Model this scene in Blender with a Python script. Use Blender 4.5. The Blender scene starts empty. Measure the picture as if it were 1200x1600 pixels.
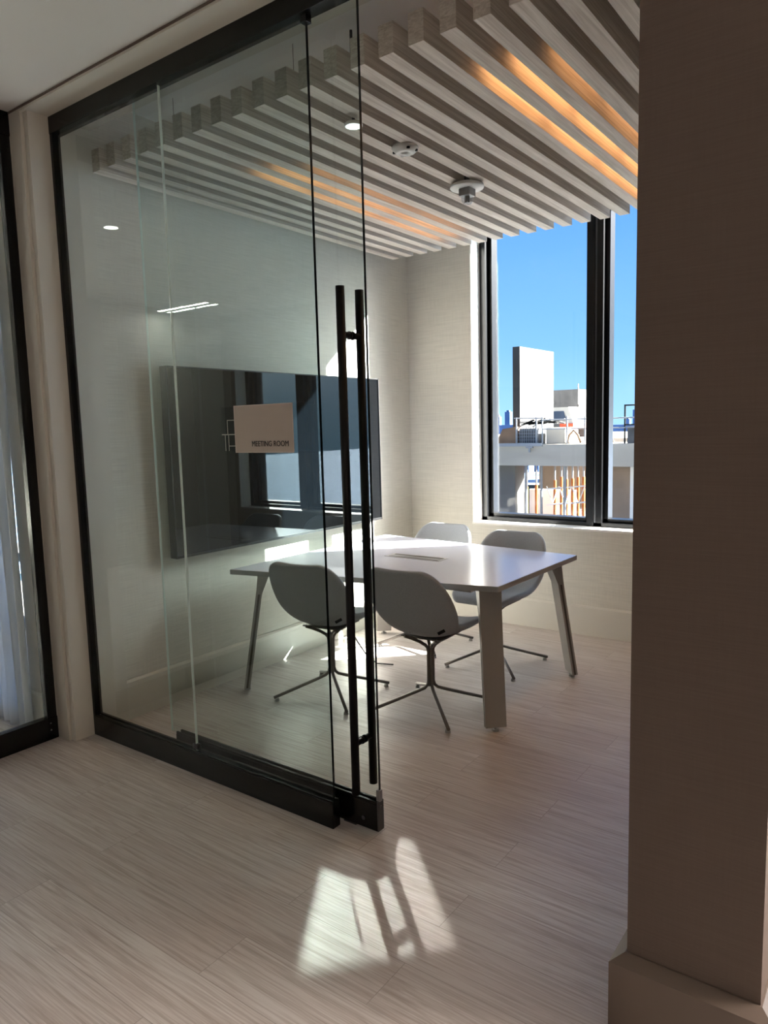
import bpy, bmesh, math, random
from mathutils import Vector, Matrix
random.seed(7)
S = bpy.context.scene
COL = S.collection
R = math.radians

# ------------------------------------------------------------------ camera
cam = bpy.data.cameras.new('camera')
camo = bpy.data.objects.new('camera', cam); COL.objects.link(camo)
camo.location = (3.3179, -1.9398, 1.5)
camo.rotation_euler = (R(83.3237), R(1.509), R(36.2841))
cam.sensor_fit = 'VERTICAL'; cam.sensor_height = 36.0
cam.lens = 1134.27 / 1600 * 36.0
cam.clip_start = 0.02; cam.clip_end = 2000
S.camera = camo

# ------------------------------------------------------------------ exposure
S.view_settings.view_transform = 'Standard'
S.view_settings.look = 'None'
S.view_settings.exposure = 0.64
S.view_settings.gamma = 1.0
S.view_settings.use_curve_mapping = False

# ------------------------------------------------------------------ sky
SKY_STRENGTH = 0.82
w = bpy.data.worlds.new('sky'); S.world = w; w.use_nodes = True
nt = w.node_tree; nt.nodes.clear()
tc = nt.nodes.new('ShaderNodeTexCoord'); sx = nt.nodes.new('ShaderNodeSeparateXYZ')
rp = nt.nodes.new('ShaderNodeValToRGB'); bg = nt.nodes.new('ShaderNodeBackground'); ou = nt.nodes.new('ShaderNodeOutputWorld')
nt.links.new(tc.outputs['Generated'], sx.inputs[0]); nt.links.new(sx.outputs['Z'], rp.inputs[0])
nt.links.new(rp.outputs[0], bg.inputs[0]); nt.links.new(bg.outputs[0], ou.inputs[0])
cr = rp.color_ramp
cr.elements[0].position = 0.0; cr.elements[0].color = (.42, .76, 1.06, 1)
cr.elements[1].position = 1.0; cr.elements[1].color = (.36, .52, .80, 1)
e = cr.elements.new(.10); e.color = (.25, .57, 1.05, 1)
e = cr.elements.new(.32); e.color = (.105, .35, .98, 1)
bg.inputs[1].default_value = SKY_STRENGTH
# bright hazy sky around the sun
dt = nt.nodes.new('ShaderNodeVectorMath'); dt.operation = 'DOT_PRODUCT'; dt.inputs[1].default_value = Vector((1, .92, .76)).normalized()
nt.links.new(tc.outputs['Generated'], dt.inputs[0])
mx_ = nt.nodes.new('ShaderNodeMath'); mx_.operation = 'MAXIMUM'; mx_.inputs[1].default_value = 0; nt.links.new(dt.outputs['Value'], mx_.inputs[0])
pw_ = nt.nodes.new('ShaderNodeMath'); pw_.operation = 'POWER'; pw_.inputs[1].default_value = 38; nt.links.new(mx_.outputs[0], pw_.inputs[0])
hz = nt.nodes.new('ShaderNodeVectorMath'); hz.operation = 'SCALE'; hz.inputs[0].default_value = (52, 52, 49); nt.links.new(pw_.outputs[0], hz.inputs[3])
ad_ = nt.nodes.new('ShaderNodeVectorMath'); ad_.operation = 'ADD'; nt.links.new(rp.outputs[0], ad_.inputs[0]); nt.links.new(hz.outputs[0], ad_.inputs[1])
nt.links.new(ad_.outputs[0], bg.inputs[0])

# ------------------------------------------------------------------ sun
SUN_STRENGTH = 60.0
sd = bpy.data.lights.new('sun', 'SUN'); sd.energy = SUN_STRENGTH; sd.angle = R(0.53); sd.color = (1, .97, .92)
so = bpy.data.objects.new('sun', sd); COL.objects.link(so)
so.rotation_euler = Vector((-1, -.92, -.76)).to_track_quat('-Z', 'Y').to_euler()
so.location = (8, 8, 7)

# ------------------------------------------------------------------ added corridor fill light, side room ceiling lamp
def area(name, loc, size, power, color, size_y=None, direction=(0, 0, -1), spread=180, along=(0, 1, 0)):
    l = bpy.data.lights.new(name, 'AREA'); l.energy = power; l.color = color
    l.shape = 'RECTANGLE'; l.size = size; l.size_y = size_y or size; l.spread = R(spread)
    o = bpy.data.objects.new(name, l); COL.objects.link(o); o.location = loc
    z_ = -Vector(direction).normalized(); y_ = Vector(along) - z_ * Vector(along).dot(z_); y_.normalize()
    o.rotation_euler = Matrix((y_.cross(z_), y_, z_)).transposed().to_euler()   # local Y of the lamp follows 'along'
    return o
area('corridor_fill', (4.9, .4, 2.93), 1.2, 115, (1, .90, .83), .6)  # unseen lamp added to brighten the corridor
area('side_room_lamp', (-3.45, -3.47, 2.90), .85, 12, (1, .95, .88), .05)

# ------------------------------------------------------------------ materials
def srgb(r, g, b):
    f = lambda c: ((c / 255 + .055) / 1.055) ** 2.4 if c > 10.31 else c / 255 / 12.92
    return (f(r), f(g), f(b), 1)
def new_mat(name):
    m = bpy.data.materials.new(name); m.use_nodes = True
    n = m.node_tree; n.nodes.clear()
    out = n.nodes.new('ShaderNodeOutputMaterial'); b = n.nodes.new('ShaderNodeBsdfPrincipled')
    n.links.new(b.outputs[0], out.inputs[0])
    return m, n, b, out
def mat(name, col, rough=.6, metal=0, spec=.5, var=0, scale=(8, 8, 8), bump=0, detail=3, var_col=None, coat=0):
    m, n, b, out = new_mat(name)
    b.inputs['Base Color'].default_value = col
    b.inputs['Roughness'].default_value = rough; b.inputs['Metallic'].default_value = metal
    b.inputs['Specular IOR Level'].default_value = spec
    b.inputs['Coat Weight'].default_value = coat
    if var or bump:
        t = n.nodes.new('ShaderNodeTexCoord'); mp = n.nodes.new('ShaderNodeMapping'); mp.inputs['Scale'].default_value = scale
        no = n.nodes.new('ShaderNodeTexNoise'); no.inputs['Scale'].default_value = 1; no.inputs['Detail'].default_value = detail
        n.links.new(t.outputs['Object'], mp.inputs[0]); n.links.new(mp.outputs[0], no.inputs[0])
        if var:
            mx = n.nodes.new('ShaderNodeMix'); mx.data_type = 'RGBA'
            c2 = var_col or tuple(c * (1 - var) for c in col[:3]) + (1,)
            mr = n.nodes.new('ShaderNodeMapRange'); mr.inputs[1].default_value = .32; mr.inputs[2].default_value = .68
            n.links.new(no.outputs[0], mr.inputs[0]); n.links.new(mr.outputs[0], mx.inputs[0])
            mx.inputs[6].default_value = c2; mx.inputs[7].default_value = col
            n.links.new(mx.outputs[2], b.inputs['Base Color'])
        if bump:
            bp = n.nodes.new('ShaderNodeBump'); bp.inputs['Strength'].default_value = bump; bp.inputs['Distance'].default_value = .002
            n.links.new(no.outputs[0], bp.inputs['Height']); n.links.new(bp.outputs[0], b.inputs['Normal'])
    return m
def linen(name, col, k=.10):
    """woven wallpaper: fine horizontal and vertical threads"""
    m, n, b, out = new_mat(name)
    t = n.nodes.new('ShaderNodeTexCoord')
    hs = []
    for sc in ((6, 6, 260), (150, 150, 8)):
        mp = n.nodes.new('ShaderNodeMapping'); mp.inputs['Scale'].default_value = sc
        no = n.nodes.new('ShaderNodeTexNoise'); no.inputs['Scale'].default_value = 1; no.inputs['Detail'].default_value = 2
        n.links.new(t.outputs['Object'], mp.inputs[0]); n.links.new(mp.outputs[0], no.inputs[0]); hs.append(no)
    ad = n.nodes.new('ShaderNodeMath'); ad.operation = 'MULTIPLY_ADD'; ad.inputs[1].default_value = .45
    n.links.new(hs[1].outputs[0], ad.inputs[0]); n.links.new(hs[0].outputs[0], ad.inputs[2])
    mr = n.nodes.new('ShaderNodeMapRange'); mr.inputs[1].default_value = .5; mr.inputs[2].default_value = .95
    n.links.new(ad.outputs[0], mr.inputs[0])
    mx = n.nodes.new('ShaderNodeMix'); mx.data_type = 'RGBA'
    mx.inputs[6].default_value = tuple(c * (1 - k) for c in col[:3]) + (1,); mx.inputs[7].default_value = tuple(min(1, c * (1 + k * .6)) for c in col[:3]) + (1,)
    n.links.new(mr.outputs[0], mx.inputs[0]); n.links.new(mx.outputs[2], b.inputs['Base Color'])
    b.inputs['Roughness'].default_value = .75; b.inputs['Specular IOR Level'].default_value = .3
    bp = n.nodes.new('ShaderNodeBump'); bp.inputs['Strength'].default_value = .15; bp.inputs['Distance'].default_value = .001
    n.links.new(ad.outputs[0], bp.inputs['Height']); n.links.new(bp.outputs[0], b.inputs['Normal'])
    return m
def wood_floor():
    m, n, b, out = new_mat('grey_oak_planks')
    L = n.links.new
    t = n.nodes.new('ShaderNodeTexCoord')
    br = n.nodes.new('ShaderNodeTexBrick'); br.offset = .37; br.offset_frequency = 2
    br.inputs['Scale'].default_value = 1; br.inputs['Brick Width'].default_value = 1.22; br.inputs['Row Height'].default_value = .18
    br.inputs['Mortar Size'].default_value = .0011; br.inputs['Mortar Smooth'].default_value = .2; br.inputs['Bias'].default_value = 0
    br.inputs['Color1'].default_value = (0, 0, 0, 1); br.inputs['Color2'].default_value = (1, 1, 1, 1); br.inputs['Mortar'].default_value = (.5, .5, .5, 1)
    mp0 = n.nodes.new('ShaderNodeMapping'); mp0.inputs['Location'].default_value = (.22, .05, 0)
    L(t.outputs['Object'], mp0.inputs[0]); L(mp0.outputs[0], br.inputs[0])
    # grain, shifted per plank
    sc = n.nodes.new('ShaderNodeVectorMath'); sc.operation = 'SCALE'; sc.inputs[3].default_value = 7.3
    L(br.outputs['Color'], sc.inputs[0])
    av = n.nodes.new('ShaderNodeVectorMath'); av.operation = 'ADD'; L(t.outputs['Object'], av.inputs[0]); L(sc.outputs[0], av.inputs[1])
    def nz(scale, detail, dist=0, rough=.6):
        mp = n.nodes.new('ShaderNodeMapping'); mp.inputs['Scale'].default_value = scale
        no = n.nodes.new('ShaderNodeTexNoise'); no.inputs['Scale'].default_value = 1; no.inputs['Detail'].default_value = detail
        no.inputs['Distortion'].default_value = dist; no.inputs['Roughness'].default_value = rough
        L(av.outputs[0], mp.inputs[0]); L(mp.outputs[0], no.inputs[0]); return no
    fine = nz((4, 190, 1), 4); mid = nz((1.5, 26, 1), 5, 2.4); big = nz((.9, 5, 1), 2, .6)
    def mixc(fac, a, c, blend='MIX'):
        mx = n.nodes.new('ShaderNodeMix'); mx.data_type = 'RGBA'; mx.blend_type = blend
        if isinstance(fac, float): mx.inputs[0].default_value = fac
        else: L(fac, mx.inputs[0])
        for i, v in ((6, a), (7, c)):
            if isinstance(v, tuple): mx.inputs[i].default_value = v
            else: L(v, mx.inputs[i])
        return mx.outputs[2]
    def rng(o, a, c, lo=0., hi=1.):
        mr = n.nodes.new('ShaderNodeMapRange'); mr.inputs[1].default_value = a; mr.inputs[2].default_value = c
        mr.inputs[3].default_value = lo; mr.inputs[4].default_value = hi; L(o, mr.inputs[0]); return mr.outputs[0]
    c = mixc(rng(br.outputs['Color'], 0, 1), srgb(206, 201, 196), srgb(191, 184, 179))
    c = mixc(rng(big.outputs[0], .35, .65, 0, .45), c, srgb(187, 174, 168))
    c = mixc(rng(mid.outputs[0], .48, .68, 0, .6), c, srgb(152, 136, 127))
    c = mixc(rng(fine.outputs[0], .42, .64, 0, .55), c, srgb(150, 136, 126))
    c = mixc(rng(br.outputs['Fac'], 0, 1, 0, .6), c, srgb(118, 105, 98))
    L(c, b.inputs['Base Color'])
    L(rng(fine.outputs[0], .3, .7, .30, .44), b.inputs['Roughness'])
    b.inputs['Specular IOR Level'].default_value = .5
    bp = n.nodes.new('ShaderNodeBump'); bp.inputs['Strength'].default_value = .25; bp.inputs['Distance'].default_value = .0012
    L(fine.outputs[0], bp.inputs['Height']); L(bp.outputs[0], b.inputs['Normal'])
    return m
def wood(name, col, dark, axis='y', k=1.):
    m, n, b, out = new_mat(name); L = n.links.new
    t = n.nodes.new('ShaderNodeTexCoord'); g = n.nodes.new('ShaderNodeNewGeometry')
    oi = n.nodes.new('ShaderNodeObjectInfo')
    ad = n.nodes.new('ShaderNodeVectorMath'); ad.operation = 'ADD'; L(t.outputs['Object'], ad.inputs[0])
    sc = n.nodes.new('ShaderNodeVectorMath'); sc.operation = 'SCALE'; sc.inputs[3].default_value = 3.1; L(oi.outputs['Location'], sc.inputs[0]); L(sc.outputs[0], ad.inputs[1])
    s1 = {'y': (40, 1.6, 120), 'x': (1.6, 60, 60)}[axis]; s2 = {'y': (230, 6, 230), 'x': (6, 230, 230)}[axis]
    outs = []
    for s, d in ((s1, 1.0), (s2, 0)):
        mp = n.nodes.new('ShaderNodeMapping'); mp.inputs['Scale'].default_value = s
        no = n.nodes.new('ShaderNodeTexNoise'); no.inputs['Scale'].default_value = 1; no.inputs['Detail'].default_value = 4; no.inputs['Distortion'].default_value = d
        L(ad.outputs[0], mp.inputs[0]); L(mp.outputs[0], no.inputs[0]); outs.append(no.outputs[0])
    mm = n.nodes.new('ShaderNodeMath'); mm.operation = 'MULTIPLY_ADD'; mm.inputs[1].default_value = .5; L(outs[1], mm.inputs[0]); L(outs[0], mm.inputs[2])
    mr = n.nodes.new('ShaderNodeMapRange'); mr.inputs[1].default_value = .55; mr.inputs[2].default_value = .95; L(mm.outputs[0], mr.inputs[0])
    mx = n.nodes.new('ShaderNodeMix'); mx.data_type = 'RGBA'; mx.inputs[6].default_value = dark; mx.inputs[7].default_value = col
    L(mr.outputs[0], mx.inputs[0]); L(mx.outputs[2], b.inputs['Base Color'])
    b.inputs['Roughness'].default_value = .6; b.inputs['Specular IOR Level'].default_value = .3
    return m
def glass(name, tint, refl=1.0, rough=0.0):
    """architectural pane: tinted see-through plus Fresnel mirror"""
    m, n, b, out = new_mat(name); n.nodes.remove(b); L = n.links.new
    tr = n.nodes.new('ShaderNodeBsdfTransparent'); tr.inputs[0].default_value = tint
    gl = n.nodes.new('ShaderNodeBsdfGlossy'); gl.inputs['Roughness'].default_value = rough; gl.inputs[0].default_value = (refl, refl, refl, 1)
    fr = n.nodes.new('ShaderNodeFresnel'); fr.inputs[0].default_value = 1.5
    g = n.nodes.new('ShaderNodeNewGeometry'); inv = n.nodes.new('ShaderNodeMath'); inv.operation = 'SUBTRACT'; inv.inputs[0].default_value = 1
    L(g.outputs['Backfacing'], inv.inputs[1])
    mu = n.nodes.new('ShaderNodeMath'); mu.operation = 'MULTIPLY'; L(fr.outputs[0], mu.inputs[0]); L(inv.outputs[0], mu.inputs[1])
    mx = n.nodes.new('ShaderNodeMixShader'); L(mu.outputs[0], mx.inputs[0]); L(tr.outputs[0], mx.inputs[1]); L(gl.outputs[0], mx.inputs[2])
    L(mx.outputs[0], out.inputs[0])
    return m
def emit(name, col, strength):
    m, n, b, out = new_mat(name)
    b.inputs['Base Color'].default_value = col
    b.inputs['Emission Color'].default_value = col; b.inputs['Emission Strength'].default_value = strength
    return m

M = {}
M['floor'] = wood_floor()
M['paper'] = linen('greige_linen_wallpaper', srgb(214, 210, 200))
M['paper_dark'] = linen('taupe_linen_wallpaper', srgb(100, 87, 79), .07)
M['paint'] = mat('greige_paint', srgb(212, 207, 197), .5, var=.03, scale=(2, 2, 2))
M['base'] = mat('baseboard_paint', srgb(214, 210, 200), .45)
M['base_dark'] = mat('taupe_baseboard_paint', srgb(101, 87, 77), .45)
M['ceil'] = mat('white_ceiling_paint', srgb(226, 224, 222), .8, var=.02, scale=(1.5, 1.5, 1.5))
M['ceil_room'] = mat('room_ceiling_paint', srgb(228, 226, 222), .8)
M['white'] = mat('white_plaster', srgb(235, 233, 228), .5)
M['blackmetal'] = mat('black_anodised_metal', srgb(9, 9, 10), .22, .0, .35)
M['blackmatt'] = mat('matt_black_metal', srgb(9, 9, 11), .4, .0, .25)
M['greymetal'] = mat('grey_end_cap', srgb(92, 92, 94), .4, .6)
M['slat'] = wood('whitewashed_oak', srgb(220, 212, 202), srgb(184, 173, 162))
M['glass_part'] = glass('green_tinted_glass', (.928, .972, .964, 1), .95)
M['glass_win'] = glass('window_glass', (.965, .98, .985, 1), .55)
M['glass_edge'] = mat('dark_green_glass_edge', srgb(14, 26, 26), .15)
M['glass_edge_highlight'] = mat('highlit_glass_edge', srgb(226, 240, 234), .12, spec=.9)  # bright highlight of the polished edge put into the colour
M['frame'] = mat('window_frame_black', srgb(10, 10, 12), .3, spec=.35)
M['frame_grey'] = mat('window_frame_grey', srgb(92, 94, 98), .3, .3)
M['tvscreen'] = mat('tv_screen', srgb(6, 8, 11), .012, spec=.62)
M['tvframe'] = mat('tv_frame', srgb(14, 14, 15), .4)
M['table'] = mat('white_laminate', srgb(214, 217, 230), .2, spec=.6)
M['tableedge'] = mat('grey_table_edge', srgb(176, 176, 174), .45)
M['leg'] = mat('greige_powder_coat', srgb(178, 175, 169), .42, .15)
M['legdark'] = mat('dark_leg_groove', srgb(92, 88, 82), .5)
M['steel'] = mat('taupe_steel', srgb(120, 115, 109), .35, .55)
M['fabric'] = mat('grey_felt', srgb(182, 187, 192), .9, spec=.2, var=.16, scale=(260, 260, 320), bump=.3)
M['tagblack'] = mat('black_label_cloth', srgb(14, 14, 16), .7)
M['glide'] = mat('clear_glide', srgb(175, 175, 172), .25)
M['alu'] = mat('brushed_aluminium', srgb(170, 170, 168), .35, .6)
M['plastic'] = mat('white_plastic', srgb(224, 224, 220), .4)
M['plastic_grey'] = mat('grey_plastic', srgb(150, 152, 152), .35)
M['sign'] = mat('beige_vinyl', srgb(176, 162, 151), .6)
M['signline'] = mat('pale_vinyl', srgb(205, 192, 182), .6)
M['black'] = mat('black_vinyl', srgb(5, 5, 6), .6)
M['clearacrylic'] = glass('clear_acrylic', (.8, .82, .85, 1), 1.0, .05)
M['curtain'] = None
M['led'] = emit('warm_led', (1, .55, .25, 1), 3)
M['lampdisc'] = emit('lamp_disc', (.93, 1, .97, 1), .75)

# ------------------------------------------------------------------ mesh helpers
class MB:
    def __init__(s): s.bm = bmesh.new(); s.mi = 0
    def _fin(s, vs):
        fs = set()
        for v in vs:
            for f in v.link_faces: fs.add(f)
        for f in fs: f.material_index = s.mi
        return fs
    def box(s, x0, y0, z0, x1, y1, z1, bev=0, rot=None, piv=None):
        r = bmesh.ops.create_cube(s.bm, size=1)
        vs = r['verts']
        for v in vs:
            v.co = Vector(((x0 + x1) / 2 + v.co.x * (x1 - x0), (y0 + y1) / 2 + v.co.y * (y1 - y0), (z0 + z1) / 2 + v.co.z * (z1 - z0)))
        s._fin(vs)
        if bev:
            es = list({e for v in vs for e in v.link_edges})
            q = bmesh.ops.bevel(s.bm, geom=es, offset=bev, segments=2, affect='EDGES', profile=.7, material=-1)
            vs = list({v for f in q['faces'] for v in f.verts} | {v for v in vs if v.is_valid})
        if rot is not None:
            bmesh.ops.rotate(s.bm, verts=vs, cent=piv or ((x0 + x1) / 2, (y0 + y1) / 2, (z0 + z1) / 2), matrix=rot)
        return s
    def prism(s, pts, z0, z1, bev=0):
        """closed polygon in xy extruded z0..z1"""
        a = [s.bm.verts.new((p[0], p[1], z0)) for p in pts]; b = [s.bm.verts.new((p[0], p[1], z1)) for p in pts]
        n = len(pts); fs = [s.bm.faces.new(a[::-1]), s.bm.faces.new(b)]
        for i in range(n): fs.append(s.bm.faces.new((a[i], a[(i + 1) % n], b[(i + 1) % n], b[i])))
        for f in fs: f.material_index = s.mi
        if bev:
            es = list({e for f in fs for e in f.edges})
            bmesh.ops.bevel(s.bm, geom=es, offset=bev, segments=2, affect='EDGES', material=-1)
        return s
    def hexa(s, A, B):
        """4 corners A, 4 corners B (same order) joined"""
        a = [s.bm.verts.new(p) for p in A]; b = [s.bm.verts.new(p) for p in B]
        fs = [s.bm.faces.new(a[::-1]), s.bm.faces.new(b)]
        n = len(A)
        for i in range(n): fs.append(s.bm.faces.new((a[i], a[(i + 1) % n], b[(i + 1) % n], b[i])))
        for f in fs: f.material_index = s.mi
        return s
    def cyl(s, p0, p1, r0, r1=None, seg=20):
        p0 = Vector(p0); p1 = Vector(p1); r1 = r0 if r1 is None else r1
        d = p1 - p0
        q = bmesh.ops.create_cone(s.bm, cap_ends=True, segments=seg, radius1=r0, radius2=r1, depth=d.length)
        mtx = Matrix.Translation((p0 + p1) / 2) @ d.to_track_quat('Z', 'Y').to_matrix().to_4x4()
        bmesh.ops.transform(s.bm, matrix=mtx, verts=q['verts']); s._fin(q['verts'])
        return s
    def tube(s, pts, r, seg=10):
        """swept round tube through points"""
        pts = [Vector(p) for p in pts]; rings = []
        up = None
        for i, p in enumerate(pts):
            d = (pts[min(i + 1, len(pts) - 1)] - pts[max(i - 1, 0)]).normalized()
            if up is None: up = d.orthogonal().normalized()
            up = (up - d * up.dot(d)).normalized(); sd_ = d.cross(up)
            rings.append([s.bm.verts.new(p + (up * math.cos(a) + sd_ * math.sin(a)) * r) for a in [2 * math.pi * k / seg for k in range(seg)]])
        fs = [s.bm.faces.new(rings[0][::-1]), s.bm.faces.new(rings[-1])]
        for a, b in zip(rings, rings[1:]):
            for k in range(seg): fs.append(s.bm.faces.new((a[k], a[(k + 1) % seg], b[(k + 1) % seg], b[k])))
        for f in fs: f.material_index = s.mi; f.smooth = True
        fs[0].smooth = fs[1].smooth = False
        return s
    def lathe(s, c, prof, seg=32):
        """profile [(r,z)...] around vertical axis at c"""
        rings = []
        for r, z in prof:
            if r < 1e-6: rings.append([s.bm.verts.new((c[0], c[1], c[2] + z))])
            else: rings.append([s.bm.verts.new((c[0] + r * math.cos(2 * math.pi * k / seg), c[1] + r * math.sin(2 * math.pi * k / seg), c[2] + z)) for k in range(seg)])
        for a, b in zip(rings, rings[1:]):
            for k in range(seg):
                q = [a[k % len(a)], a[(k + 1) % len(a)], b[(k + 1) % len(b)], b[k % len(b)]]
                q2 = []
                for v in q:
                    if v not in q2: q2.append(v)
                if len(q2) > 2:
                    f = s.bm.faces.new(q2); f.material_index = s.mi; f.smooth = True
        return s
    def build(s, name, mats, parent=None, smooth=False, kind=None, loc=None):
        me = bpy.data.meshes.new(name)
        bmesh.ops.recalc_face_normals(s.bm, faces=s.bm.faces[:])
        if smooth:
            for f in s.bm.faces: f.smooth = True
        if loc is not None:
            bmesh.ops.translate(s.bm, verts=s.bm.verts[:], vec=-Vector(loc))
        s.bm.to_mesh(me); s.bm.free()
        for m in (mats if isinstance(mats, (list, tuple)) else [mats]): me.materials.append(m)
        o = bpy.data.objects.new(name, me); COL.objects.link(o)
        if loc is not None: o.location = loc
        if parent: o.parent = parent
        if kind: o['kind'] = kind
        return o
def struct(name, mb, m): return mb.build(name, m, kind='structure')
def tag(o, label, cat, group=None):
    o['label'] = label; o['category'] = cat
    if group: o['group'] = group
    return o
def empty(name, loc=(0, 0, 0), rz=0):
    o = bpy.data.objects.new(name, None); COL.objects.link(o); o.location = loc; o.rotation_euler = (0, 0, rz)
    o.empty_display_size = .1
    return o
def copy_tree(o, parent=None):
    c = o.copy(); COL.objects.link(c)
    if parent: c.parent = parent
    for ch in o.children: copy_tree(ch, c)
    return c

# ================================================================== SETTING
# constants
CEIL = 2.965; RCEIL = 3.12; HEAD = 2.947
WY = 2.927; WYO = 3.30           # inner and outer face of the window wall
OX0, OX1, OZ0, OZ1 = .575, 2.21, .755, 3.06
RX = 2.85                        # right wall of the meeting room

struct('floor', MB().box(-4.2, -4.7, -.12, 6.2, WYO, 0), M['floor'])
# ceiling: corridor and side room / meeting room
struct('ceiling', MB().box(-4.2, -4.7, CEIL, 6.2, -.112, 3.3).box(3.10, -.112, CEIL, 6.2, WYO, 3.3)
       .box(-4.2, -.112, CEIL, -.3, .2, 3.3), M['ceil'])
struct('ceiling_room', MB().box(-.02, .2, RCEIL, 3.1, WYO, 3.3), M['ceil_room'])
# left wall of meeting room (television wall), 0.3 thick
struct('wall_left', MB().box(-.30, .20, -.02, .008, WYO, 3.3), M['paper'])
struct('wall_left_end', MB().box(-.30, -.10, 0, .035, .20, HEAD), M['paint'])
struct('wall_back', MB().box(-.30, WY, -.1, OX0, WYO, 3.3).box(OX1, WY, -.1, RX + .24, WYO, 3.3)
       .box(OX0, WY, -.1, OX1, WYO, OZ0).box(OX0, WY, OZ1, OX1, WYO, 3.3), M['paper'])
struct('wall_right', MB().box(RX, .18, -.02, 3.09, WY, 3.3), M['paper_dark'])
struct('wall_pillar', MB().box(2.80, -.286, 0, 3.094, .18, CEIL), M['paper_dark'])
# white plaster lining of the window reveal
wl = MB().box(OX0 - .006, WY - .001, OZ0 - .008, OX0 + .004, 3.06, OZ1)
wl.box(OX0 - .006, WY - .004, OZ0 - .012, OX1, 3.24, OZ0 + .003)
wl.box(OX1 - .004, WY - .001, OZ0 - .008, OX1 + .006, 3.06, OZ1)
struct('trim_reveal', wl, M['white'])
# baseboards
def base_profile(mb, a, b, n, h=.21, t=.016):
    """baseboard from a to b (xy) with outward normal n, chamfered top"""
    a = Vector((a[0], a[1], 0)); b = Vector((b[0], b[1], 0)); n = Vector((n[0], n[1], 0))
    pr = [(0, 0), (t, 0), (t, h - .012), (t - .009, h), (0, h)]
    A = [a + n * p + Vector((0, 0, z)) for p, z in pr]; B = [b + n * p + Vector((0, 0, z)) for p, z in pr]
    mb.hexa(A, B); return mb
struct('baseboard_left', base_profile(MB(), (.008, .20), (.008, WY), (1, 0)), M['base'])
struct('baseboard_back', base_profile(MB(), (.024, WY), (RX, WY), (0, -1)), M['base'])
struct('baseboard_right', base_profile(MB(), (RX, WY - .02), (RX, .19), (-1, 0)), M['base'])
pb = MB(); H = .21; t = .034
# pillar base wraps the post with a sloped ledge on top
x0, x1, y0, y1 = 2.80, 3.094, -.286, .18
pb.hexa([(x0 - t, y0 - t, 0), (x1 + t, y0 - t, 0), (x1 + t, y1, 0), (x0 - t, y1, 0)], [(x0 - t, y0 - t, H - .02), (x1 + t, y0 - t, H - .02), (x1 + t, y1, H - .02), (x0 - t, y1, H - .02)])
pb.hexa([(x0 - t, y0 - t, H - .02), (x1 + t, y0 - t, H - .02), (x1 + t, y1, H - .02), (x0 - t, y1, H - .02)], [(x0 - .004, y0 - .004, H), (x1 + .004, y0 - .004, H), (x1 + .004, y1, H), (x0 - .004, y1, H)])
struct('baseboard_pillar', pb, M['base_dark'])

# beam over the glass front, corner post between both glass fronts
bm_ = MB().box(-.098, -.115, HEAD, 3.10, .205, 3.3)
struct('trim_beam', bm_, M['paint'])
struct('trim_post', MB().box(-.098, -.115, 0, .0, -.001, HEAD, .002), M['paint'])
struct('trim_gap_shade', MB().box(-.10, -.122, CEIL - .008, 2.8, -.1155, CEIL - .002), M['base_dark'])  # dark strip standing for the shade in the gap below the ceiling

# ---- window_1: two panes, black frame, grey mullion line
wf = empty('window_1', (OX0, 3.06, OZ0)); wf['kind'] = 'structure'
def P_(mb, name, m): 
    o = mb.build(name, m, wf); o.matrix_parent_inverse = Matrix.Translation(wf.location).inverted(); return o
fy0, fy1 = 3.06, 3.22
fz0 = OZ0 + .003; gz0 = .80
f = MB().box(OX0, fy0, fz0, OX0 + .05, fy1, OZ1).box(OX1 - .05, fy0, fz0, OX1, fy1, OZ1)
f.box(OX0, fy0, fz0, OX1, fy1, .785).box(OX0, fy0, OZ1 - .05, OX1, fy1, OZ1)
P_(f, 'window_frame', M['frame'])
f = MB().box(1.425, fy0 - .01, fz0, 1.475, fy1, OZ1)
P_(f, 'mullion', M['frame'])
P_(MB().box(1.475, fy0, fz0, 1.487, fy1, OZ1), 'mullion_joint', M['frame_grey'])
P_(MB().box(1.487, fy0, fz0, 1.53, fy1, OZ1), 'mullion', M['frame'])
for a, b in ((OX0 + .05, 1.425), (1.53, OX1 - .05)):
    s_ = MB()
    for (u0, u1, v0, v1) in ((a, a + .03, .785, OZ1 - .05), (b - .03, b, .785, OZ1 - .05), (a, b, .785, .81), (a, b, OZ1 - .075, OZ1 - .05)):
        s_.box(u0, fy0 + .05, v0, u1, fy1 - .02, v1)
    P_(s_, 'sash', M['frame'])
    P_(MB().box(a + .02, fy0 + .085, .80, b - .02, fy0 + .10, OZ1 - .06), 'pane', M['glass_win'])

# ---- rest of the shell (seen in reflections, lights the corridor)
nb = MB()
nb.box(3.09, WY, -.1, 3.45, WYO, 3.3).box(5.9, WY, -.1, 6.2, WYO, 3.3).box(3.45, WY, -.1, 5.9, WYO, .30).box(3.45, WY, 2.85, 5.9, WYO, 3.3)
struct('wall_north', nb, M['paint'])
nb = MB().box(6.0, -4.7, -.1, 6.2, WY, 3.3)
struct('wall_east', nb, M['paint'])
struct('wall_south', MB().box(-4.2, -4.7, -.1, 6.0, -4.5, 3.3), M['paper_dark'])
struct('wall_west', MB().box(-4.2, -4.5, -.1, -4.0, .2, 3.3), M['paint'])
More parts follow.
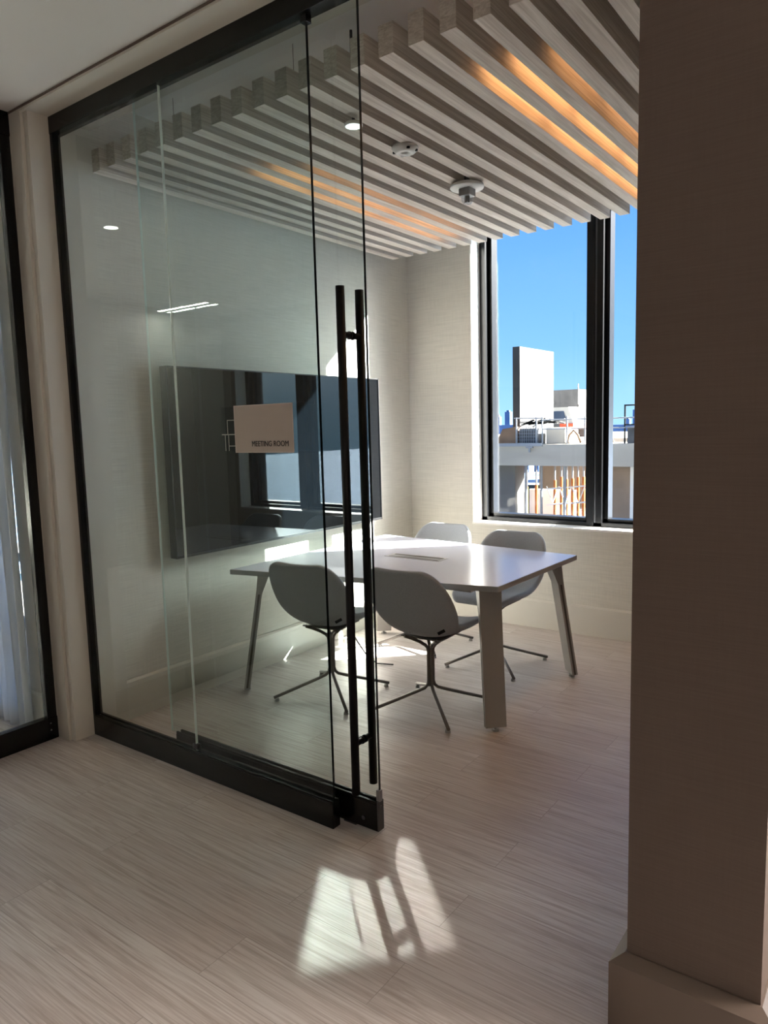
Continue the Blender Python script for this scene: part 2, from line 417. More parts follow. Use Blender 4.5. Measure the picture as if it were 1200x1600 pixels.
# side room: wall stub and window facing outside
struct('wall_side', MB().box(-.30, -.135, 0, -.098, -.10, CEIL).box(-4.0, -.1, 0, -.30, .0, .08).box(-4.0, -.1, 2.75, -.30, 0, CEIL).box(-4, -.1, 0, -3.2, 0, CEIL), M['paint'])
struct('baseboard_side', base_profile(MB(), (-.30, -.135), (-.10, -.135), (0, -1), .21, .012), M['base'])
w2 = MB()
for xx in (-.34, -1.15, -1.95, -3.15): w2.box(xx - .03, -.1, .08, xx + .03, -.03, 2.75)
w2.box(-3.2, -.1, .08, -.30, -.03, .14).box(-3.2, -.1, 2.69, -.30, -.03, 2.75).box(-3.2, -.1, .5, -.3, -.03, .54)
struct('window_2', w2, M['frame'])

# ================================================================== GLASS FRONT (fixed part) and SLIDING DOOR
GZ1 = 2.885
gf = empty('wall_front', (0, 0, 0)); gf['kind'] = 'structure'
MB().box(0, 0, 0, 1.608, .042, .100, .003).build('bottom_rail', M['blackmetal'], gf)
# cover strips either side of the glass, on top of the rail
MB().box(0.05, .002, .100, 1.606, .012, .108, .001).box(0.05, .029, .100, 1.606, .040, .108, .001).build('glazing_bead', M['blackmetal'], gf)
MB().box(0.0, -.002, 2.872, 2.80, .050, HEAD + .01, .002).build('header_rail', M['blackmetal'], gf)
MB().box(0.004, .0, .10, .055, .04, 2.872, .002).build('frame_post', M['blackmetal'], gf)
def pane(x0, x1, y, z0, z1, parent, lm='glass_edge', rm='glass_edge', th=.010):
    o = MB().box(x0, y - th / 2, z0, x1, y + th / 2, z1).build('glass_pane', M['glass_part'], parent)
    e = MB()
    e.box(x1 - .0005, y - th / 2 - .0004, z0, x1 + .0008, y + th / 2 + .0004, z1)
    e.build('polished_edge', M[rm], o)
    e = MB().box(x0 - .0008, y - th / 2 - .0004, z0, x0 + .0005, y + th / 2 + .0004, z1)
    e.build('polished_edge', M[lm], o)
    return o
pane(.05, .809, .020, .10, GZ1, gf, rm='glass_edge_highlight')
pane(.8105, 1.601, .020, .10, GZ1, gf, lm='glass_edge_highlight', rm='glass_edge')
MB().box(.795, .010, .112, .825, .030, .135, .002).build('glass_clip', M['greymetal'], gf)
MB().box(1.585, .006, 2.845, 1.612, .034, 2.874, .002).build('glass_clip', M['blackmetal'], gf)

door = empty('door_1', (0, 0, 0)); door['kind'] = 'structure'
DY = .0875
MB().box(.60, .069, .008, 1.764, .106, .112, .003).build('bottom_rail', M['blackmetal'], door)
MB().box(.60, .071, .112, 1.762, .0795, .122, .001).box(.60, .0955, .112, 1.762, .104, .122, .001).build('glazing_bead', M['blackmetal'], door)
ec = MB().box(1.764, .0695, .008, 1.769, .1055, .124, .001); ec.cyl((1.768, DY, .10), (1.772, DY, .10), .006, .006, 12)
ec.build('end_cap', M['greymetal'], door)
MB().box(1.755, .079, .122, 1.772, .096, .165, .002).build('corner_guard', mat('clear_plastic_guard', srgb(150, 150, 152), .3), door)
MB().cyl((1.70, .068, .045), (1.70, .0685 - .003, .045), .008, .007, 14).build('rail_screw', M['greymetal'], door)
MB().box(0.0, .066, 2.925, 2.80, .109, HEAD + .01, .001).build('top_track', M['blackmetal'], door)
pane(.55, 1.766, DY, .11, 2.93, door, lm='glass_edge_highlight')
HX = 1.697
h1 = None
for yy in (.0345, .1405):
    h = MB().cyl((HX, yy, .152), (HX, yy, 1.982), .0155, .0155, 28)
    for f_ in h.bm.faces:
        if len(f_.verts) == 4: f_.smooth = True
    ho = h.build('pull_handle', M['blackmatt'], door)
    for zz in (.345, 1.82):
        y2 = DY - .006 if yy < DY else DY + .006
        hb = MB().cyl((HX, yy, zz), (HX, y2, zz), .0115, .0115, 20).cyl((HX, y2 - .006 * (1 if yy < DY else -1), zz), (HX, y2, zz), .0145, .0145, 20)
        hb.build('handle_standoff', M['blackmatt'], ho)
# floor guide of the sliding door
MB().box(1.60, .072, 0, 1.66, .100, .010, .001).build('floor_guide', M['greymetal'], door)

# room sign: beige square on the front glass, dark skyline decal on the door behind it
sg = MB().box(1.161, .0135, 1.4155, 1.4735, .0148, 1.597).build('room_sign', [M['sign']])
tag(sg, 'beige square wall sign reading MEETING ROOM stuck on the glass front', 'sign')
MB().box(1.161, .0128, 1.4155, 1.4735, .0134, 1.4185).box(1.161, .0128, 1.594, 1.4735, .0134, 1.597).box(1.161, .0128, 1.4155, 1.164, .0134, 1.597).box(1.4705, .0128, 1.4155, 1.4735, .0134, 1.597).build('sign_border', M['signline'], sg)
def text_mesh(name, body, size, m, parent, loc, rot, depth=.0004, xs=1.0):
    cu = bpy.data.curves.new(name, 'FONT'); cu.body = body; cu.size = size; cu.extrude = depth; cu.align_x = 'RIGHT'; cu.resolution_u = 4
    o = bpy.data.objects.new(name + '_curve', cu); COL.objects.link(o)
    dg = bpy.context.evaluated_depsgraph_get(); me = bpy.data.meshes.new_from_object(o.evaluated_get(dg))
    bpy.data.objects.remove(o); me.name = name; me.materials.clear(); me.materials.append(m)
    o = bpy.data.objects.new(name, me); COL.objects.link(o); o.location = loc; o.rotation_euler = rot; o.scale = (xs, 1, 1)
    if parent: o.parent = parent
    return o
text_mesh('sign_lettering', 'MEETING ROOM', .0295, M['black'], sg, (1.449, .0128, 1.4395), (R(90), 0, 0), xs=.89)
dc = MB().box(1.01, .0805, 1.42, 1.26, .0820, 1.597).build('door_decal', M['black'])
tag(dc, 'black vinyl decal with pale skyline lines beside the beige room sign', 'sign')
ln_ = MB()
def dl(x0, z0, x1, z1): ln_.box(x0, .0796, z0, x1, .0805, z1)
dl(1.01, 1.484, 1.26, 1.488)
dl(1.028, 1.42, 1.031, 1.486); dl(1.048, 1.42, 1.051, 1.486); dl(1.044, 1.486, 1.047, 1.545); dl(1.044, 1.542, 1.10, 1.545); dl(1.05, 1.438, 1.10, 1.441)
dl(1.10, 1.486, 1.103, 1.545)
ln_.build('skyline_lines', M['signline'], dc)

# ---- second glass front of the side room (facing east)
g2 = empty('wall_side_glass', (0, 0, 0)); g2['kind'] = 'structure'
MB().box(-.132, -4.0, 0, -.09, -.118, .112, .003).build('bottom_rail', M['blackmetal'], g2)
MB().box(-.132, -4.0, 2.86, -.09, -.118, CEIL, .003).build('header_rail', M['blackmetal'], g2)
MB().box(-.130, -.168, .112, -.092, -.120, 2.86, .002).build('frame_post', M['blackmetal'], g2)
MB().box(-.117, -3.9, .1, -.105, -.16, 2.87).build('glass_pane', M['glass_part'], g2)
MB().cyl((-.0885, -.155, .05), (-.0915, -.155, .05), .004, .004, 10).cyl((-.0885, -.155, .085), (-.0915, -.155, .085), .004, .004, 10).build('rail_screw', M['greymetal'], g2)

# sheer curtain in the side room
m, n, b, out = new_mat('white_sheer_fabric')
b.inputs['Base Color'].default_value = (.94, .95, .97, 1); b.inputs['Roughness'].default_value = .9
trn = n.nodes.new('ShaderNodeBsdfTranslucent'); trn.inputs[0].default_value = (.9, .92, .96, 1)
tpn = n.nodes.new('ShaderNodeBsdfTransparent'); tpn.inputs[0].default_value = (.95, .97, 1, 1)
m1 = n.nodes.new('ShaderNodeMixShader'); m1.inputs[0].default_value = .55; n.links.new(b.outputs[0], m1.inputs[1]); n.links.new(trn.outputs[0], m1.inputs[2])
m2 = n.nodes.new('ShaderNodeMixShader'); m2.inputs[0].default_value = .12; n.links.new(m1.outputs[0], m2.inputs[1]); n.links.new(tpn.outputs[0], m2.inputs[2])
n.links.new(m2.outputs[0], out.inputs[0]); M['curtain'] = m
def curtain(x0, x1, y, nf, label):
    bmc = bmesh.new(); N = nf * 10; rows = [.03, .10, .11, 1.2, 2.2, 2.86]
    g = []
    for z in rows:
        k = 1 + .25 * (z / 2.8)
        g.append([bmc.verts.new((x0 + (x1 - x0) * i / N + .004 * math.sin(i * 1.7 + z), y + .028 * k * math.sin(2 * math.pi * i / 10) + .008 * math.sin(i * .43 + z), z)) for i in range(N + 1)])
    for a, c in zip(g, g[1:]):
        for i in range(N):
            f_ = bmc.faces.new((a[i], a[i + 1], c[i + 1], c[i])); f_.smooth = True
    me = bpy.data.meshes.new('sheer_curtain'); bmc.to_mesh(me); bmc.free(); me.materials.append(M['curtain'])
    o = bpy.data.objects.new('sheer_curtain', me); COL.objects.link(o)
    so_ = o.modifiers.new('thickness', 'SOLIDIFY'); so_.thickness = .0012
    return tag(o, label, 'curtain')
curtain(-1.3, -.225, -.178, 15, 'white sheer curtain hanging behind the glass at the left edge')

# ================================================================== CEILING SLATS
SX0, SP, SW = .105, .1205, .060
ordn = ['first', 'second', 'third', 'fourth', 'fifth', 'sixth', 'seventh', 'eighth', 'ninth', 'tenth', 'eleventh', 'twelfth', 'thirteenth', 'fourteenth', 'fifteenth', 'sixteenth', 'seventeenth', 'eighteenth', 'nineteenth', 'twentieth', 'twenty-first', 'twenty-second']
sl = MB().box(0, 0, 0, SW, 2.44, .10, .0008).build('ceiling_slat', M['slat'])
for i in range(22):
    o = sl if i == 0 else sl.copy()
    if i: COL.objects.link(o)
    o.location = (SX0 + SP * i, .163, 2.73)
    tag(o, 'whitewashed oak ceiling slat, %s counting from the television wall' % ordn[i], 'ceiling slat', 'whitewashed oak slats hung under the room ceiling')
# black carrier rails above the slats
for k, (yy, ds) in enumerate(((.50, 'nearest the glass front'), (1.11, 'second from the glass front'), (1.72, 'third from the glass front, nearest the window'))):
    o = MB().box(.10, yy - .018, 2.83, 2.70, yy + .018, 2.855).build('carrier_rail', M['blackmatt'])
    tag(o, 'black metal rail carrying the ceiling slats, ' + ds, 'ceiling rail', 'black rails above the ceiling slats')
    for xx in (.3, 1.1, 1.9, 2.6): MB().cyl((xx, yy, 2.855), (xx, yy, RCEIL), .0012, .0012, 6).build('hanger_wire', M['blackmatt'], o)
# warm linear lights lying in the gaps between the slats
def strip(i, y0, y1, power, where):
    xg = SX0 + SP * i + SW + (SP - SW) / 2
    o = MB().box(xg - .012, y0, 2.856, xg + .012, y1, 2.876, .001).build('linear_light', M['blackmatt'])
    tag(o, 'slim warm linear light above the ceiling slats, ' + where, 'light', 'warm linear lights above the slats')
    l = area('linear_lamp', (xg + .006, (y0 + y1) / 2, 2.850), .022, power, (1, .50, .20), y1 - y0 - .02, (-.18, 0, -1), 120)
    l.parent = o
strip(15, .55, 2.45, 1.5, 'right group, nearest the television')
strip(16, .55, 2.45, 1.5, 'right group, middle one')
strip(17, .60, 2.45, .6, 'right group, farthest from the television')
strip(4, .70, 2.40, 1.1, 'left group, nearest the television')
strip(5, .70, 2.40, 1.1, 'left group, middle one')
strip(6, .80, 2.30, .5, 'left group, farthest from the television')

# ceiling devices in the gap line x = 1.40
GX = 1.408
d = empty('ceiling_downlight', (1.428, .482, 2.70))
MB().lathe((0, 0, 0), [(0, .012), (.034, .012), (.038, .006), (.036, 0), (.033, -.001)]).build('trim_ring', M['plastic'], d, True)
MB().lathe((0, 0, 0), [(.0335, -.0005), (.02, -.003), (0, -.004)]).build('glowing_disc', M['lampdisc'], d, True)
MB().cyl((0, 0, .012), (0, 0, .36), .006, .006, 10).build('stem', M['blackmatt'], d)
tag(d, 'small round white glowing disc below the slats near the door edge', 'ceiling light')
d = empty('ceiling_sensor', (1.415, .865, 2.705))
MB().lathe((0, 0, 0), [(0, .030), (.056, .030), (.060, .022), (.056, .012), (.042, .0), (.030, -.004), (.028, -.001), (.018, -.001), (.016, -.006), (0, -.008)], 40).build('housing', M['plastic'], d, True)
for a in (20, 140, 200, 320): 
    cx_, cy_ = .050 * math.cos(R(a)), .050 * math.sin(R(a))
    MB().lathe((cx_, cy_, .006), [(0, -.0035), (.0075, -.003), (.008, .004)], 14).build('sensor_eye', M['blackmatt'], d, True)
MB().cyl((0, 0, .03), (0, 0, .41), .010, .010, 12).build('stem', M['greymetal'], d)
tag(d, 'white round smoke sensor with dark vents hanging between the slats', 'smoke detector')
d = empty('fire_strobe', (1.383, 1.47, 2.705))
MB().lathe((0, 0, 0), [(0, .018), (.078, .018), (.086, .012), (.088, .004), (.084, -.002), (0, -.004)], 48).build('round_plate', M['plastic'], d, True)
MB().box(-.032, -.032, -.040, .032, .032, -.003, .004).build('strobe_body', M['plastic_grey'], d)
lz = MB().lathe((0, 0, -.040), [(.031, 0), (.033, -.012), (.030, -.026), (.020, -.038), (0, -.043)], 8)
lz.build('clear_lens', M['clearacrylic'], d)
rf = MB()
for a in range(0, 360, 45): rf.box(.010 * math.cos(R(a)) - .003, .010 * math.sin(R(a)) - .003, -.072, .010 * math.cos(R(a)) + .003, .010 * math.sin(R(a)) + .003, -.041)
rf.build('reflector', M['alu'], d)
MB().cyl((0, 0, .018), (0, 0, .41), .014, .014, 12).build('stem', M['greymetal'], d)
tag(d, 'round white fire alarm strobe with faceted clear lens under the slats', 'fire alarm')

# ================================================================== TELEVISION
tv = empty('television', (.010, 1.46, 0))
def T(mb, name, m, par=None): 
    o = mb.build(name, m, par or tv); 
    if par is None: o.matrix_parent_inverse = Matrix.Translation(tv.location).inverted()
    return o
TY0, TY1, TZ0, TZ1 = .521, 2.402, .815, 1.853
T(MB().box(.038, TY0, TZ0, .086, TY1, TZ1, .003), 'back_housing', M['tvframe'])
sc = bmesh.new(); NX = 24; vv = []
for j in range(2):
    vv.append([sc.verts.new((.0875 + .0012 * math.sin(math.pi * i / NX), TY0 + .006 + (TY1 - TY0 - .012) * i / NX, TZ0 + .014 if j == 0 else TZ1 - .006)) for i in range(NX + 1)])
for i in range(NX):
    f_ = sc.faces.new((vv[0][i], vv[0][i + 1], vv[1][i + 1], vv[1][i])); f_.smooth = True
me = bpy.data.meshes.new('screen'); sc.to_mesh(me); sc.free(); me.materials.append(M['tvscreen'])
o = bpy.data.objects.new('screen', me); COL.objects.link(o); o.parent = tv; o.matrix_parent_inverse = Matrix.Translation(tv.location).inverted()
T(MB().box(.086, TY0, TZ0, .093, TY0 + .006, TZ1).box(.086, TY1 - .006, TZ0, .093, TY1, TZ1).box(.086, TY0, TZ0, .093, TY1, TZ0 + .014).box(.086, TY0, TZ1 - .006, .093, TY1, TZ1), 'bezel', M['tvframe'])
T(MB().box(.0085, 1.1, 1.1, .038, 1.8, 1.55), 'wall_bracket', M['blackmatt'])
tag(tv, 'large black flat screen television mounted on the left wall', 'television')
# mirrored sun direction, for the added lamp that replaces the screen's reflection
SUNREF = Vector((1, -.92, -.76)).normalized()

# ================================================================== TABLE
TT = .72
tb = empty('meeting_table', (.95, 1.58, 0))
cor = [(.196, .797), (1.712, 1.143), (1.721, 2.123), (.205, 2.285)]
def TB(mb, name, m, par=None):
    o = mb.build(name, m, par or tb)
    if par is None: o.matrix_parent_inverse = Matrix.Translation(tb.location).inverted()
    return o
tt = MB().prism(cor, TT - .028, TT, .0015)
for f_ in tt.bm.faces:
    f_.material_index = 0 if abs(f_.normal.z) > .5 else 1
top = TB(tt, 'tabletop', [M['table'], M['tableedge']])
TB(MB().box(.45, 1.25, TT - .075, 1.50, 1.30, TT - .028), 'under_frame', M['leg'])
TB(MB().box(.45, 1.86, TT - .075, 1.50, 1.91, TT - .028), 'under_frame', M['leg'])
def leg(foot, topp, ndir, w0=.105, t0=.034):
    """flat tapering blade leg; ndir = direction of its broad face"""
    n_ = Vector((ndir[0], ndir[1], 0)).normalized(); s_ = Vector((-n_.y, n_.x, 0))
    F = Vector((foot[0], foot[1], .022)); Tp = Vector((topp[0], topp[1], TT - .028))
    mb = MB()
    def ring(c, wv, tv_): return [c + s_ * wv / 2 + n_ * tv_ / 2, c - s_ * wv / 2 + n_ * tv_ / 2, c - s_ * wv / 2 - n_ * tv_ / 2, c + s_ * wv / 2 - n_ * tv_ / 2]
    mid = F.lerp(Tp, .82)
    mb.hexa([tuple(p) for p in ring(F, w0, t0)], [tuple(p) for p in ring(mid, w0 * 1.06, t0)])
    mb.hexa([tuple(p) for p in ring(mid, w0 * 1.06, t0)], [tuple(p) for p in ring(Tp - n_ * .012, w0 * 1.08, t0 + .035)])
    o = TB(mb, 'leg', M['leg'])
    g = MB()
    for sg_ in (1, -1):
        a = F + s_ * (sg_ * (w0 / 2 + .0006)); c = mid + s_ * (sg_ * (w0 * 1.06 / 2 + .0006))
        e_ = s_ * (.0004 * sg_)
        g.hexa([tuple(a + n_ * .006), tuple(a - n_ * .006), tuple(a - n_ * .006 + e_), tuple(a + n_ * .006 + e_)],
               [tuple(c + n_ * .006), tuple(c - n_ * .006), tuple(c - n_ * .006 + e_), tuple(c + n_ * .006 + e_)])
    TB(g, 'edge_groove', M['legdark'], o)
    fo = MB().cyl((foot[0], foot[1], 0), (foot[0], foot[1], .010), .019, .017, 20).cyl((foot[0], foot[1], .010), (foot[0], foot[1], .024), .007, .007, 12)
    fo.build('levelling_foot', M['alu'], o)
leg((1.700, 1.125), (1.640, 1.185), (1, -1))
leg((1.712, 2.07), (1.640, 1.98), (1, 1))
leg((.218, .868), (.300, .945), (-1, -1))
leg((.218, 2.215), (.300, 2.14), (-1, 1))
# power box flap flush in the top
pu = MB().box(.722, 1.565, TT - .004, 1.112, 1.672, TT + .0015)
pw = TB(pu, 'power_unit', M['alu'])
MB().box(.745, 1.580, TT + .0015, 1.09, 1.618, TT + .003).build('flap', M['plastic_grey'], pw)
MB().box(.745, 1.640, TT + .0015, 1.09, 1.660, TT + .0025).build('brush_slot', M['legdark'], pw)
MB().box(.74, 1.57, TT - .11, 1.09, 1.665, TT - .0285).build('socket_box', M['plastic'], pw)
tag(tb, 'white topped meeting table with splayed greige legs in the room centre', 'table')
cb = MB().tube([(.40, 1.5, .60), (.36, 1.55, .42), (.40, 1.60, .215), (.47, 1.60, .125), (.545, 1.60, .045), (.60, 1.62, .008), (.70, 1.66, .006)], .004, 8).build('power_cable', M['blackmatt'])
tag(cb, 'thin black cable hanging under the table behind the door handle', 'cable')

# ================================================================== CHAIRS
def chair():
    root = empty('shell_chair', (0, 0, 0))
    # centre line (y, z, half width, side curl)
    prof = [(.235, .425, .150, .012), (.225, .447, .190, .018), (.14, .452, .225, .03), (.04, .440, .232, .045), (-.05, .432, .228, .060), (-.115, .440, .226, .070),
            (-.165, .470, .234, .074), (-.200, .525, .248, .072), (-.230, .60, .250, .062), (-.262, .68, .238, .050), (-.290, .745, .212, .036), (-.307, .785, .176, .024), (-.314, .804, .130, .014)]
    bmc = bmesh.new(); NU = 14; g = []
    for k, (y, z, hw, cu) in enumerate(prof):
        a = prof[max(k - 1, 0)]; c = prof[min(k + 1, len(prof) - 1)]
        ty, tz = c[0] - a[0], c[1] - a[1]; L_ = math.hypot(ty, tz); ny, nz_ = tz / L_, -ty / L_    # points to the sitter
        row = []
        for i in range(NU + 1):
            u = -1 + 2 * i / NU
            q = abs(u) ** 2.6 * cu
            # rounded rims: push the ends of the rows back along the profile
            row.append(bmc.verts.new((u * hw, y + ny * q, z + nz_ * q)))
        g.append(row)
    for a, c in zip(g, g[1:]):
        for i in range(NU): bmc.faces.new((a[i], a[i + 1], c[i + 1], c[i])).smooth = True
    bmesh.ops.recalc_face_normals(bmc, faces=bmc.faces[:])
    me = bpy.data.meshes.new('seat_shell'); bmc.to_mesh(me); bmc.free(); me.materials.append(M['fabric'])
    so_ = bpy.data.objects.new('seat_shell', me); COL.objects.link(so_)
    md = so_.modifiers.new('t', 'SOLIDIFY'); md.thickness = .034; md.offset = 0
    md = so_.modifiers.new('s', 'SUBSURF'); md.levels = 2; md.render_levels = 2
    dg = bpy.context.evaluated_depsgraph_get(); me2 = bpy.data.meshes.new_from_object(so_.evaluated_get(dg)); me2.name = 'seat_shell'
    so_.modifiers.clear(); so_.data = me2
    for p in me2.polygons: p.use_smooth = True
    so_.parent = root
    # small black maker tag at the rear right of the shell
    tg = MB().box(-.019, -.0012, -.0075, .019, .0012, .0075)
    to = tg.build('fabric_tag', M['tagblack'], root); to.location = (.205, -.236, .505); to.rotation_euler = (R(0), R(-28), R(28))
    # seat support plate under the shell
    MB().box(-.12, -.10, .405, .12, .12, .414, .003).build('seat_plate', M['steel'], root)
    # four bent rods: floor arm, column, seat arm
    for a in (45, 135, 225, 315):
        ca, sa = math.cos(R(a)), math.sin(R(a))
        def pt(r, z): return (r * ca, r * sa, z)
        pts = [pt(.335, .020), pt(.20, .062), pt(.08, .100), pt(.035, .116), pt(.019, .132), pt(.0125, .155), pt(.0125, .22), pt(.0125, .315), pt(.016, .335), pt(.028, .350), pt(.06, .372), pt(.10, .392), pt(.14, .408)]
        rod = MB().tube(pts, .0088, 10).build('leg', M['steel'], root)
        MB().cyl(pt(.318, 0), pt(.318, .016), .014, .010, 14).build('glide', M['glide'], rod)
    return root
c0 = chair()
spots = [((.69, 1.08), 8, 'grey shell chair seen through the glass, in front of the television end', ),
         ((1.28, 1.20), 2, 'grey shell chair right of the black door handle, back to the corridor'),
         ((1.235, 2.03), 180, 'grey shell chair on the window side, nearest the right table corner'),
         ((.62, 2.16), 178, 'grey shell chair on the window side, nearest the wall corner')]
for i, ((cx_, cy_), a, lab) in enumerate(spots):
    o = c0 if i == 0 else copy_tree(c0)
    o.location = (cx_, cy_, 0); o.rotation_euler = (0, 0, R(a))
    tag(o, lab, 'chair', 'grey shell chairs around the meeting table')

# ================================================================== OUTSIDE
M['conc'] = mat('pale_concrete', srgb(124, 121, 116), .9, var=.28, scale=(1.1, 1.1, 1.1), detail=6)
M['conc_tall'] = mat('cast_concrete', srgb(66, 64, 61), .9, var=.36, scale=(1.6, 1.6, 1.6), detail=8)
M['conc_slab'] = mat('grey_concrete', srgb(186, 178, 164), .9, var=.18, scale=(.6, .6, 3), detail=5)
M['conc_dark'] = mat('dark_concrete', srgb(104, 104, 104), .9, var=.4, scale=(3, 3, 3), detail=6)
M['orange'] = mat('orange_steel', srgb(165, 92, 30), .6)
M['galv'] = mat('galvanised_steel', srgb(150, 152, 155), .5, .3)
M['plyw'] = mat('plywood', srgb(140, 110, 84), .8, var=.25, scale=(3, 3, 3))
M['brownwall'] = mat('brown_form_panel', srgb(150, 130, 112), .8, var=.2, scale=(2, 2, 2))
M['ground'] = mat('dusty_ground', srgb(88, 86, 84), .95, var=.45, scale=(3, 3, 3), detail=6)
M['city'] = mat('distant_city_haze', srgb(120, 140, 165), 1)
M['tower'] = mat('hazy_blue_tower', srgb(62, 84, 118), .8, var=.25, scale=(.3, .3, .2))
M['cabwhite'] = mat('white_machine_paint', srgb(165, 165, 160), .5)
M['darkglass'] = mat('dark_cab_glass', srgb(60, 70, 84), .2)
M['redorange'] = mat('red_orange_paint', srgb(180, 70, 38), .6)

struct('ground_far', MB().box(-900, 60, -22.2, 500, 1200, -22), M['city'])
struct('ground', MB().box(-14, 6, -1.25, 6, 26, -1.05), M['ground'])
# roof slab and parapet of the building under construction; unseen opening added for sunlight
sb = MB().box(-12, 13.0, .56, 3, 14.2, 1.03).box(-12, 18.0, .56, 3, 30, 1.03).box(-12, 14.2, .56, -4.15, 18, 1.03).box(1, 14.2, .56, 3, 18, 1.03)
o = sb.build('concrete_slab', M['conc_slab']); tag(o, 'long grey concrete slab edge of the unfinished building outside', 'concrete slab')
MB().box(-4.66, 12.94, .99, -3.35, 13.0, 1.06).build('edge_form', M['galv'], o)
MB().box(-3.66, 12.94, .86, -3.62, 12.97, 1.0).box(-3.72, 12.93, .95, -3.56, 12.98, .985).build('edge_bracket', M['galv'], o)
tw = MB().box(-4.38, 13.65, 1.03, -4.20, 15.58, 3.26).build('concrete_wall', M['conc_tall'])
jn = MB().box(-4.205, 13.65, 2.62, -4.198, 15.58, 2.632).box(-4.205, 13.65, 1.99, -4.198, 15.58, 2.005).box(-4.205, 14.62, 1.03, -4.198, 14.63, 3.26).build('form_joint', M['conc_dark'], tw)
tag(tw, 'tall upright sunlit concrete wall panel on the roof slab outside', 'concrete wall')
o = MB().box(-4.90, 13.1, 1.03, -4.60, 13.35, 3.05).build('concrete_column', M['conc_tall']); tag(o, 'slim pale concrete column at the left edge of the window view', 'column')
o = MB().box(-7.7, 22, 1.03, -6.08, 24.2, 2.60).build('concrete_core', M['conc_dark'])
MB().box(-6.09, 22.0, 1.03, -6.06, 24.2, 2.09).build('lit_panel', M['conc_tall'], o)
MB().cyl((-6.1, 22.05, 2.6), (-6.1, 22.05, 2.78), .02, .02, 8).build('rebar', M['galv'], o)
tag(o, 'dark concrete box structure standing behind the tall wall panel', 'building')
# excavator
ex = empty('excavator', (-5.9, 19, 1.03))
def E_(mb, nm, m, p=None): 
    o = mb.build(nm, m, p or ex)
    if p is None: o.matrix_parent_inverse = Matrix.Translation(ex.location).inverted()
    return o
E_(MB().hexa([(-6.6, 19, 1.46), (-5.04, 19, 1.46), (-5.04, 20.2, 1.46), (-6.6, 20.2, 1.46)], [(-6.5, 19.05, 1.95), (-5.22, 19.05, 1.95), (-5.22, 20.1, 1.95), (-6.5, 20.1, 1.95)]), 'cab', M['cabwhite'])
E_(MB().hexa([(-5.72, 18.985, 1.55), (-5.25, 18.985, 1.55), (-5.25, 19.0, 1.55), (-5.72, 19.0, 1.55)], [(-5.70, 19.02, 1.83), (-5.36, 19.02, 1.83), (-5.36, 19.05, 1.83), (-5.70, 19.05, 1.83)]), 'cab_window', M['darkglass'])
E_(MB().box(-5.45, 18.95, 1.30, -5.03, 20.3, 1.46), 'chassis', M['redorange'])
E_(MB().box(-6.7, 18.95, 1.03, -5.0, 19.3, 1.30, .05).box(-6.7, 19.95, 1.03, -5.0, 20.3, 1.30, .05), 'track', M['conc_dark'])
tag(ex, 'white cabbed machine with orange chassis parked beside the concrete box', 'excavator')
# guard rail
rl = empty('guard_rail', (-3, 13.15, 1.03)); RI = Matrix.Translation(rl.location).inverted()
def RL(mb, nm): 
    o = mb.build(nm, M['galv'], rl); o.matrix_parent_inverse = RI
for xx in (-4.05, -3.56, -3.42, -2.85, -2.45, -1.95, -1.35): RL(MB().cyl((xx, 13.15, 1.03), (xx, 13.15, 1.63), .018, .018, 8), 'post')
RL(MB().cyl((-4.1, 13.15, 1.615), (-3.40, 13.15, 1.60), .012, .012, 8).cyl((-3.4, 13.15, 1.56), (-1.2, 13.15, 1.56), .014, .014, 8).cyl((-3.4, 13.15, 1.36), (-1.2, 13.15, 1.36), .012, .012, 8), 'rail')
tag(rl, 'thin grey guard rail along the edge of the roof slab', 'railing')
cg = MB()
for i in range(10): cg.box(-4.05 + i * .055, 13.2, 1.05, -4.042 + i * .055, 13.21, 1.42)
for j in range(6): cg.box(-4.05, 13.2, 1.05 + j * .072, -3.54, 13.21, 1.058 + j * .072)
o = cg.build('wire_crate', M['galv']); 
MB().box(-4.03, 13.25, 1.03, -3.56, 13.7, 1.38, .02).build('crate_load', M['conc_dark'], o)
tag(o, 'wire mesh crate with dark load at the foot of the tall wall panel', 'crate')
o = MB().hexa([(-4.62, 13.2, 1.03), (-4.08, 13.2, 1.03), (-4.08, 13.5, 1.03), (-4.62, 13.5, 1.03)], [(-4.42, 13.2, 1.38), (-4.08, 13.2, 1.43), (-4.08, 13.5, 1.43), (-4.42, 13.5, 1.38)]).build('plywood_stack', M['plyw'])
tag(o, 'brown plywood pile left of the wire mesh crate', 'plywood')
o = MB().box(-3.40, 13.3, 1.03, -2.95, 13.8, 1.39, .02).build('gang_box', M['conc_slab']); tag(o, 'pale grey site box right of the wire mesh crate', 'box')
o = MB().tube([(-2.91, 13.3, 1.05), (-2.86, 13.3, 1.22), (-2.76, 13.3, 1.32), (-2.66, 13.3, 1.22), (-2.60, 13.3, 1.05)], .025, 8).build('hose_coil', M['plyw']); tag(o, 'tan curved hose loop beside the pale site box', 'hose')
o = MB().tube([(-2.15, 13.3, 1.30), (-2.05, 13.3, 1.36), (-1.95, 13.3, 1.26), (-1.90, 13.3, 1.05)], .03, 8).build('hose_coil', M['plyw']); tag(o, 'tan curved hose seen in the right window pane', 'hose')
o = MB().box(-2.6, 13.5, 1.03, -2.2, 13.9, 1.33).build('plywood_stack', M['plyw']); tag(o, 'plywood box just left of the window mullion', 'plywood')
rb = MB()
for i in range(26):
    a = random.uniform(0, 3.1); cx_ = random.uniform(-3.95, -3.1); ln2 = random.uniform(.08, .22); z_ = random.uniform(1.47, 1.53)
    rb.box(cx_ - ln2, 13.4, z_, cx_ + ln2, 13.44, z_ + .02, rot=Matrix.Rotation(random.uniform(-.5, .5), 3, 'Y'))
